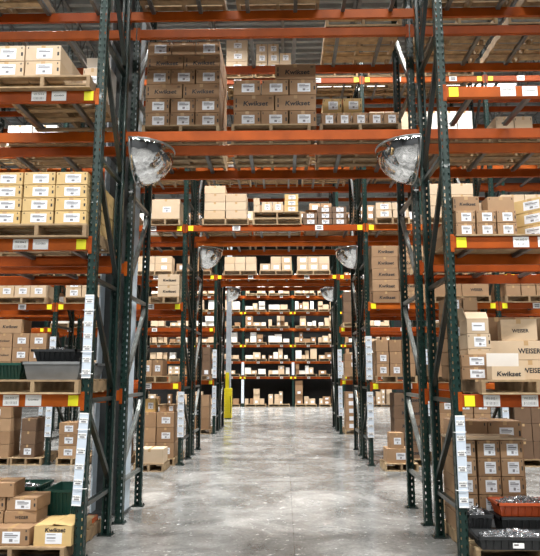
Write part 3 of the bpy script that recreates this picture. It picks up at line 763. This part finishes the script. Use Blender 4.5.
# ------------------------------------------------------------------ open cartons
def open_carton(x, y, z, w, d, h, label, tone='yellow', flaps=((1, 60), (-1, 50), (2, 20), (3, 25)), style=None, rz=0, fl=None):
    o = obj('open_carton', None, None, (x, y, z), rz)
    mb = MB(); t = .005
    mb.box(-w/2, w/2, 0, d, 0, t)
    mb.box(-w/2, w/2, 0, t, t, h); mb.box(-w/2, w/2, d-t, d, t, h); mb.box(-w/2, -w/2+t, t, d-t, t, h); mb.box(w/2-t, w/2, t, d-t, t, h)
    obj('body', mb.mesh('body', M[tone]), o)
    fl = fl or w*.45
    for side, ang in flaps:
        m2 = MB()
        if side in (1, -1):   # left/right flaps
            m2.box(0, fl, 0, d, -t/2, t/2); f = obj('flap', m2.mesh('flap', M[tone]), o, (side*w/2, 0, h+.002)); f.rotation_euler.y = -R(ang) if side > 0 else R(180+ang)
        else:                 # 2 front, 3 rear
            m2.box(-w/2, w/2, 0, fl*.8, -t/2, t/2); f = obj('flap', m2.mesh('flap', M[tone]), o, (0, 0 if side == 2 else d, h+.002)); f.rotation_euler.x = R(180-ang) if side == 2 else R(ang)
    if style == 'kl':
        obj('printed_logo', text_mesh('Kwikset', .055, .03, .12, 1.1), o, (.02, -.002, h*.80))
        ms = MB(); ms.box(-.07, .09, -.002, 0, .02, h*.66)
        for a, b in ((.66, .7), (.45, .52), (.3, .33)): ms.quad([(-.055, -.003, h*a*.85), (.03, -.003, h*a*.85), (.03, -.003, h*b*.85), (-.055, -.003, h*b*.85)], 1)
        obj('shipping_label', ms.mesh('label', [M['sticker'], M['greyink']]), o)
    if style == 'l':
        ms = MB(); ms.box(-.06, .07, -.002, 0, h*.2, h*.75)
        ms.quad([(-.045, -.003, h*.5), (.04, -.003, h*.5), (.04, -.003, h*.58), (-.045, -.003, h*.58)], 1)
        obj('shipping_label', ms.mesh('label', [M['sticker'], M['greyink']]), o)
    if style == 'k': obj('printed_logo', text_mesh('Kwikset', .062, .03, .12, 1.15), o, (.0, -.002, h*.42))
    return tag(o, label, 'carton', 'open cartons')
open_carton(-2.215, 6.0, z0, .36, .42, .18, 'yellow-tan carton with lifted flaps beside low left stack', 'yellow', ((1, 174), (-1, -174+360-8)), 'kl', 0, .17)
open_carton(-2.23, 6.72, top('A', 3)+PZ, .28, .28, .50, 'white open-topped carton on upper left pallet', 'white', ((1, 130), (-1, 60), (2, 70)), 'l')
open_carton(1.995, 6.22, z1R+.466, .22, .26, .15, 'open flapped carton topping small stack by right post', 'cream', ((-1, 70), (2, 130), (3, 75)), 'l', 0, .12)
wc = open_carton(2.19, 5.98, z1R, .32, .15, .13, 'carton with raised white lid on right bay pallet', 'cream', (), 'k', 0, .13)
m2 = MB(); m2.box(-.158, .158, 0, .006, .0, .13); lid = obj('flap', m2.mesh('flap', M['white']), wc, (0, .143, .131)); lid.rotation_euler.x = R(4); lid['label'] = 'white raised flap'

# cardboard sheet over the floor stack
m2 = MB(); m2.box(1.765, 2.56, 6.60, 7.12, 0, .012); m2.box(1.765, 2.30, 6.64, 6.90, .0125, .03, mtx=Matrix.Translation((0, 0, 0)))
sh = obj('cardboard_sheet', m2.mesh('sheet', M['cream']), None, (0, 0, 1.0725)); tag(sh, 'flat cardboard sheets covering the labelled floor stack', 'cardboard sheet')
# shrink wrapped bundle high on the right
m2 = MB(); m2.box(3.10, 3.42, 6.20, 7.0, 0, .02)
# ------------------------------------------------------------------ totes and their contents
def tote(name, x, y, z, w, d, h, m, label, rz=0, taper=.035, ribs=7, tag_=False, group='plastic totes on pallets'):
    o = obj(name, None, None, (x, y, z), rz)
    mb = MB(); t = .006
    def ring(k, inset):   # k 0..1 height
        a = w/2 - taper*(1-k) - inset; b0 = taper*(1-k) + inset; b1 = d - taper*(1-k) - inset
        zz = max(k*h, t if inset else 0)
        return [(-a, b0, zz), (a, b0, zz), (a, b1, zz), (-a, b1, zz)]
    o0, o1, i1, i0 = ring(0, 0), ring(1, 0), ring(1, t), ring(0, t)
    i = len(mb.v); mb.v += o0 + o1 + i1 + i0
    for a, b in ((0, 4), (4, 8), (8, 12)):
        for j in range(4): mb.f.append((i+a+j, i+a+(j+1) % 4, i+b+(j+1) % 4, i+b+j)); mb.m.append(0)
    mb.f.append((i+3, i+2, i+1, i)); mb.m.append(0); mb.f.append((i+12, i+13, i+14, i+15)); mb.m.append(0)
    obj('bin_shell', mb.mesh('shell', M[m]), o)
    mb = MB(); e = .016
    mb.box(-w/2-e, w/2+e, -e, .002, h-.022, h+.004); mb.box(-w/2-e, w/2+e, d-.002, d+e, h-.022, h+.004)
    mb.box(-w/2-e, -w/2+.002, -e, d+e, h-.022, h+.004); mb.box(w/2-.002, w/2+e, -e, d+e, h-.022, h+.004)
    obj('rim', mb.mesh('rim', M[m]), o)
    mb = MB()
    for k in range(ribs):
        xx = -w/2+taper+ (w-2*taper)*(k+.5)/ribs
        mb.bar((xx, taper-.003, .006), (xx, -.004, h-.024), .010, .012)
    for k in range(5 if ribs else 0):
        yy = taper+(d-2*taper)*(k+.5)/5
        for s in (-1, 1): mb.bar((s*(w/2-taper), yy, .006), (s*(w/2+.002), yy, h-.024), .012, .010)
    if ribs: obj('side_ribs', mb.mesh('ribs', M[m]), o)
    if tag_:
        ms = MB(); ms.box(-.05, .05, -.02, -.012, h*.25, h*.62); ms.quad([(-.04, -.021, h*.45), (.0, -.021, h*.45), (.0, -.021, h*.55), (-.04, -.021, h*.55)], 1)
        obj('bin_label', ms.mesh('bin_label', [M['plate'], M['ink']]), o)
    return tag(o, label, 'tote', group)
def fittings(x, y, z, w, d, hh, n, label, seed):
    r_ = random.Random(seed); mb = MB()
    for k in range(n):
        px, py = r_.uniform(-w/2, w/2), r_.uniform(0, d)
        dome = hh*(1 - (abs(px)/(w/2))**2*.6)*(1-(abs(py-d/2)/(d/2))**2*.5)
        pz = r_.uniform(.0, dome) + .012
        mt = Matrix.Translation((px, py, pz)) @ Matrix.Rotation(r_.uniform(0, 6.3), 4, 'Z') @ Matrix.Rotation(r_.uniform(-.9, .9), 4, 'X')
        t = r_.random()
        if t < .45: mb.box(-.028, .028, -.011, .011, -.0015, .0015, 0, mt); mb.box(-.028, -.022, -.011, .011, 0, .022, 0, mt)
        elif t < .8:
            mb.tube([mt @ Vector((-.022, 0, 0)), mt @ Vector((.022, 0, 0))], .009, 8)
        else:
            mb.tube([mt @ Vector((0, 0, -.004)), mt @ Vector((0, 0, .004))], .017, 10)
    return tag(obj('metal_fittings', mb.mesh('fittings', M['fitting']), None, (x, y, z)), label, 'metal fittings', 'loose metal fittings in bins', 'stuff')
tote('plastic_tote', -2.335, 6.04, z1A, .58, .42, .175, 'greytote', 'large grey tote on left bay pallet beside nearest left post', tag_=False, ribs=0)
tote('plastic_tote', -2.37, 6.18, z1A+.1800, .44, .24, .125, 'blacktote', 'smaller black tote stacked on the large grey tote', tag_=False)
tote('plastic_tote', -2.84, 6.14, z1A, .32, .42, .165, 'greentote', 'dark green tote left of the large grey tote', tag_=False)
tote('plastic_tote', -2.345, 6.62, z1A, .56, .30, .17, 'greytote', 'second grey tote behind the nearest left post', tag_=True)
fittings(-2.84, 6.23, z1A+.08, .16, .24, .06, 160, 'loose dark fittings filling the green tote by grey tote', 3)
fittings(-2.37, 6.25, z1A+.255, .26, .10, .05, 140, 'fittings heaped in the smaller black tote', 4)
tote('plastic_tote', -2.40, 6.60, z0, .30, .50, .40, 'greentote', 'deep green tote on floor pallet beside nearest left post', ribs=5, taper=.05)
tote('plastic_tote', -2.86, 6.66, z0, .40, .44, .42, 'greentote', 'second green tote behind the low left carton stack', ribs=5)
fittings(-2.86, 6.72, z0+.32, .28, .32, .10, 220, 'assorted fittings in the second green tote', 5)
# right floor bins
zr = PZ
tote('parts_bin', 2.16, 5.93, zr, .70, .29, .12, 'blacktote', 'front black bin of metal fittings with paper tag, right floor pallet', R(-1.5), tag_=True, ribs=9)
fittings(2.16, 5.99, zr+.06, .54, .17, .08, 620, 'shiny metal fittings heaped in the front black bin', 6)
tote('parts_bin', 1.94, 6.28, zr, .24, .28, .24, 'blacktote', 'small deep black bin of fittings beside nearest right post', ribs=5)
fittings(1.94, 6.34, zr+.16, .13, .16, .12, 420, 'shiny metal fittings heaped in the small black bin by post', 9)
tote('parts_bin', 2.42, 6.28, zr, .56, .27, .22, 'blacktote', 'black bin directly under the orange bin', ribs=7)
tote('parts_bin', 2.42, 6.27, zr+.2245, .60, .29, .13, 'orangetote', 'orange bin of metal fittings above the black bins', 0, ribs=8)
fittings(2.42, 6.335, zr+.29, .46, .16, .09, 560, 'shiny metal fittings heaped in the orange bin', 8)
tote('parts_bin', 2.80, 5.93, zr, .42, .30, .22, 'blacktote', 'black bin at the outer end of the right floor pallet', ribs=6)
# wooden pallet with orange painted end behind nearest left post
o = pallet(-2.22, 6.95-.55, 0, .8, 'low pallet', 'x', True, .5) if False else None
m2 = MB(); m2.box(-.05, .05, 0, .62, 0, .05); m2.box(-.05, .05, .62, .64, 0, .05, 1); m2.box(.05, .056, .45, .64, 0, .05, 1)
pk = obj('wooden_plank', m2.mesh('plank', [M['wood'], M['woodend']]), None, (-2.165, 6.44, PZ)); tag(pk, 'wooden plank with orange painted end behind nearest left post', 'plank')

# ------------------------------------------------------------------ dome mirrors
def dome(x, y, z, r, side, label):
    """quarter sphere: flat back on the post line, bulging into the tunnel and down"""
    o = obj('dome_mirror', None, None, (x, y, z))
    mb = MB(); nu, nv = 40, 20; t = []
    for a in range(nu+1):
        th_ = -math.pi/2 + math.pi*a/nu          # around the vertical, -90..90 about side axis
        for b in range(nv+1):
            ph = math.pi/2*b/nv                  # 0 rim .. 90 bottom
            mb.v.append((side*r*math.cos(th_)*math.cos(ph), r*math.sin(th_)*math.cos(ph), -r*.98*math.sin(ph)))
    for a in range(nu):
        for b in range(nv):
            i = a*(nv+1)+b; mb.f.append((i, i+1, i+nv+2, i+nv+1)); mb.m.append(0)
    me = bpy.data.meshes.new('dome'); me.from_pydata(mb.v, [], mb.f); me.materials.append(M['mirror'])
    bm = bmesh.new(); bm.from_mesh(me); bmesh.ops.remove_doubles(bm, verts=bm.verts[:], dist=1e-5); bmesh.ops.recalc_face_normals(bm, faces=bm.faces[:]); bm.to_mesh(me); bm.free()
    me.polygons.foreach_set('use_smooth', [True]*len(me.polygons))
    d = obj('mirror_dome', me, o); so = d.modifiers.new('shell', 'SOLIDIFY'); so.thickness = .004
    mb = MB()
    mb.tube([(side*r*math.cos(a_), r*math.sin(a_), 0) for a_ in [-math.pi/2 + math.pi*k/24 for k in range(25)]], .009, 8)
    mb.tube([(0, r*math.cos(a_), -r*.98*math.sin(a_)) for a_ in [math.pi*k/24 for k in range(25)]], .007, 8)
    obj('rim', mb.mesh('rim', M['galv'], 0, True), o)
    mb = MB(); mb.box(-.012, .012, -r, r, -.03, .012); mb.bar((0, -r*.6, .0), (side*r*.7, 0, .02), .02, .012); mb.bar((0, r*.6, .0), (side*r*.7, 0, .02), .02, .012)
    obj('bracket', mb.mesh('bracket', M['brace']), o)
    return tag(o, label, 'mirror', 'dome safety mirrors at rack corners')
for y, r, nm in ((7.24, .46, 'nearest'), (13.42, .45, 'middle'), (19.8, .42, 'farthest')):
    dome(-1.845, y, 4.565, r, 1, '%s silver dome mirror on the left side of the rack tunnel' % nm)
    dome(1.63, y, 4.565, r, -1, '%s silver dome mirror on the right side of the rack tunnel' % nm)

# ------------------------------------------------------------------ building columns
def hcol(x0, x1, y0, y1, H, label, guard=False):
    o = obj('steel_column', None, None, (0, 0, 0)); mb = MB()
    if guard: mb.box(x0+.021, x1-.021, y0, y0+.012, 0, H)
    mb.box(x0, x0+.02, y0, y1, 0, H); mb.box(x1-.02, x1, y0, y1, 0, H); 
    obj('flange_pair', mb.mesh('flanges', M['column']), o)
    m3 = MB(); m3.box(x0+.02, x1-.02, (y0+y1)/2-.008, (y0+y1)/2+.008, 0, H); obj('web', m3.mesh('web', M['columnshade']), o)
    m4 = MB(); m4.box(x0-.02, x1+.02, y0-.02, y1+.02, 0, .025); obj('base_plate', m4.mesh('base', M['columnshade']), o)
    if guard:
        g = MB()
        for k in range(8): g.box(x0-.05, x1+.05, y0-.05, y1+.05, .03+k*.15, .03+k*.15+.13)
        g.box(x0-.03, x1+.03, y0-.03, y1+.03, .03, 1.22)
        g.box(x0-.01, x0+.14, y0-.01, y1+.01, 1.22, 1.85)
        obj('column_guard', g.mesh('guard', M['guard'], .006), o)
        h = MB(); h.tube([(x1+.01+.02*math.sin(k/3), y0-.07, .25+k*.05-0) for k in range(14)], .012, 6); obj('hose', h.mesh('hose', M['rim']), o)
    o['kind'] = 'structure'
    o['label'] = label; o['category'] = 'column'
    return o
hcol(-2.47, -2.06, 7.92, 8.30, 10.6, 'pale blue steel building column behind left rack posts')
hcol(-2.38, -2.18, 24.8, 25.0, 10.6, 'white steel column with yellow guard beyond the rack tunnel', True)

# ------------------------------------------------------------------ shell
def struct(name, me, loc=(0, 0, 0)):
    o = obj(name, me, None, loc); o['kind'] = 'structure'; return o
SX, SY0, SY1, CH = 16., -14., 37.5, 10.9
mb = MB(); mb.box(-SX, SX, SY0, SY1, -.2, 0); struct('floor', mb.mesh('floor', M['floor']))
for nm, b_, m_ in (('wall_left', (-SX-.2, -SX, SY0, SY1, 0, CH), 'sidewall'), ('wall_right', (SX, SX+.2, SY0, SY1, 0, CH), 'sidewall'), ('wall_front', (-SX, SX, SY0-.2, SY0, 0, CH), 'sidewall'), ('wall_back', (-SX, SX, SY1, SY1+.2, 0, CH), 'wall')):
    mb = MB(); mb.box(*b_); struct(nm, mb.mesh(nm, M[m_]))
mb = MB(); y = SY0; k = 0; p = .30
while y < SY1:   # trapezoidal deck ribs along X
    yy = [y, y+.10, y+.14, y+.26, y+.30]; zz = [CH, CH, CH+.09, CH+.09, CH]
    for a in range(4): mb.quad([(-SX, yy[a], zz[a]), (SX, yy[a], zz[a]), (SX, yy[a+1], zz[a+1]), (-SX, yy[a+1], zz[a+1])])
    y += p
mb.box(-SX, SX, SY0, SY1, CH+.12, CH+.2)
struct('ceiling', mb.mesh('ceiling', M['ceiling']))
for x in [-14.4+1.8*i for i in range(17)]:
    mb = MB(); mb.box(x-.04, x+.04, SY0, SY1, CH-.06, CH-.004); mb.box(x-.035, x+.035, SY0, SY1, CH-.62, CH-.57)
    y = SY0
    while y < SY1 - .6:
        mb.bar((x, y, CH-.59), (x, y+.3, CH-.05), .022, .022); mb.bar((x, y+.3, CH-.05), (x, y+.6, CH-.59), .022, .022); y += .6
    struct('ceiling_joist', mb.mesh('joist', M['joist']))
for y in (1.2, 11.3, 24.9, 35.5):
    mb = MB(); mb.box(-SX, SX, y-.10, y+.10, CH-1.12, CH-1.09); mb.box(-SX, SX, y-.10, y+.10, CH-.66, CH-.63); mb.box(-SX, SX, y-.008, y+.008, CH-1.09, CH-.66)
    struct('ceiling_beam', mb.mesh('girder', M['joist']))

# ------------------------------------------------------------------ lamps
def lamp(x, y, z, L, W, power, label):
    o = obj('high_bay_lamp', None, None, (x, y, z))
    mb = MB(); mb.box(-L/2, L/2, -W/2, W/2, 0, .08); obj('housing', mb.mesh('housing', M['lampbody'], .01), o)
    mb = MB(); mb.box(-L/2+.03, L/2-.03, -W/2+.03, W/2-.03, -.012, 0); obj('diffuser', mb.mesh('diffuser', M['lamp']), o)
    mb = MB()
    for s in (-1, 1): mb.tube([(s*L*.35, 0, .08), (s*L*.35, 0, CH-z)], .006, 6)
    obj('hanging_wire', mb.mesh('wire', M['galv']), o)
    ld = bpy.data.lights.new('lamp_light', 'AREA'); ld.shape = 'RECTANGLE'; ld.size = L-.06; ld.size_y = W-.06; ld.energy = power; ld.color = (1, .98, .945); ld.spread = R(165 if y < 0 else 124 if y < 5 else 112)
    lo = bpy.data.objects.new('lamp_light', ld); COL.objects.link(lo); lo.parent = o; lo.location = (0, 0, -.02)
    tag(o, label, 'lamp', 'high bay lamps over the aisles')
aisle = {-9.0: 'hall behind camera, added fill', -3.2: 'wide aisle behind camera, added fill', 3.4: 'camera aisle', 10.3: 'first side aisle', 16.6: 'second side aisle', 23.5: 'open area', 28.0: 'open area far', 32.0: 'aisle before far rack'}  # the two rows behind the camera are added, unseen fill for carton fronts
for y, nm in aisle.items():
    for x, xn in ((-9.5, 'far left'), (-5.6, 'left'), (-1.8, 'middle left'), (1.8, 'middle right'), (5.6, 'right'), (9.5, 'far right')):
        pw = {-9.0: 560, -3.2: 460, 3.4: 600, 10.3: 800, 16.6: 860, 23.5: 430, 28.0: 450, 32.0: 1000}[y]
        lamp(x, y, 9.3 if y < 5 else 10.1, 2.4, .34, pw, 'long white high bay lamp over %s, %s one' % (nm, xn))

# ------------------------------------------------------------------ world, camera, view
w = bpy.data.worlds.new('world'); scn.world = w; w.use_nodes = True
w.node_tree.nodes['Background'].inputs[0].default_value = (.8, .85, .9, 1); w.node_tree.nodes['Background'].inputs[1].default_value = 0.
cam = bpy.data.cameras.new('camera'); co = bpy.data.objects.new('camera', cam); COL.objects.link(co)
cam.sensor_fit = 'HORIZONTAL'; cam.sensor_width = 36; cam.lens = 40.0; cam.clip_end = 200
co.location = (0, 0, 1.75); co.rotation_euler = (R(90+9.18), 0, R(1.32))
scn.camera = co
scn.cycles.diffuse_bounces = 3
vs = scn.view_settings; scn.display_settings.display_device = 'sRGB'
vs.view_transform = 'Standard'; vs.look = 'None'; vs.gamma = 1; vs.exposure = -1.15; vs.use_curve_mapping = False
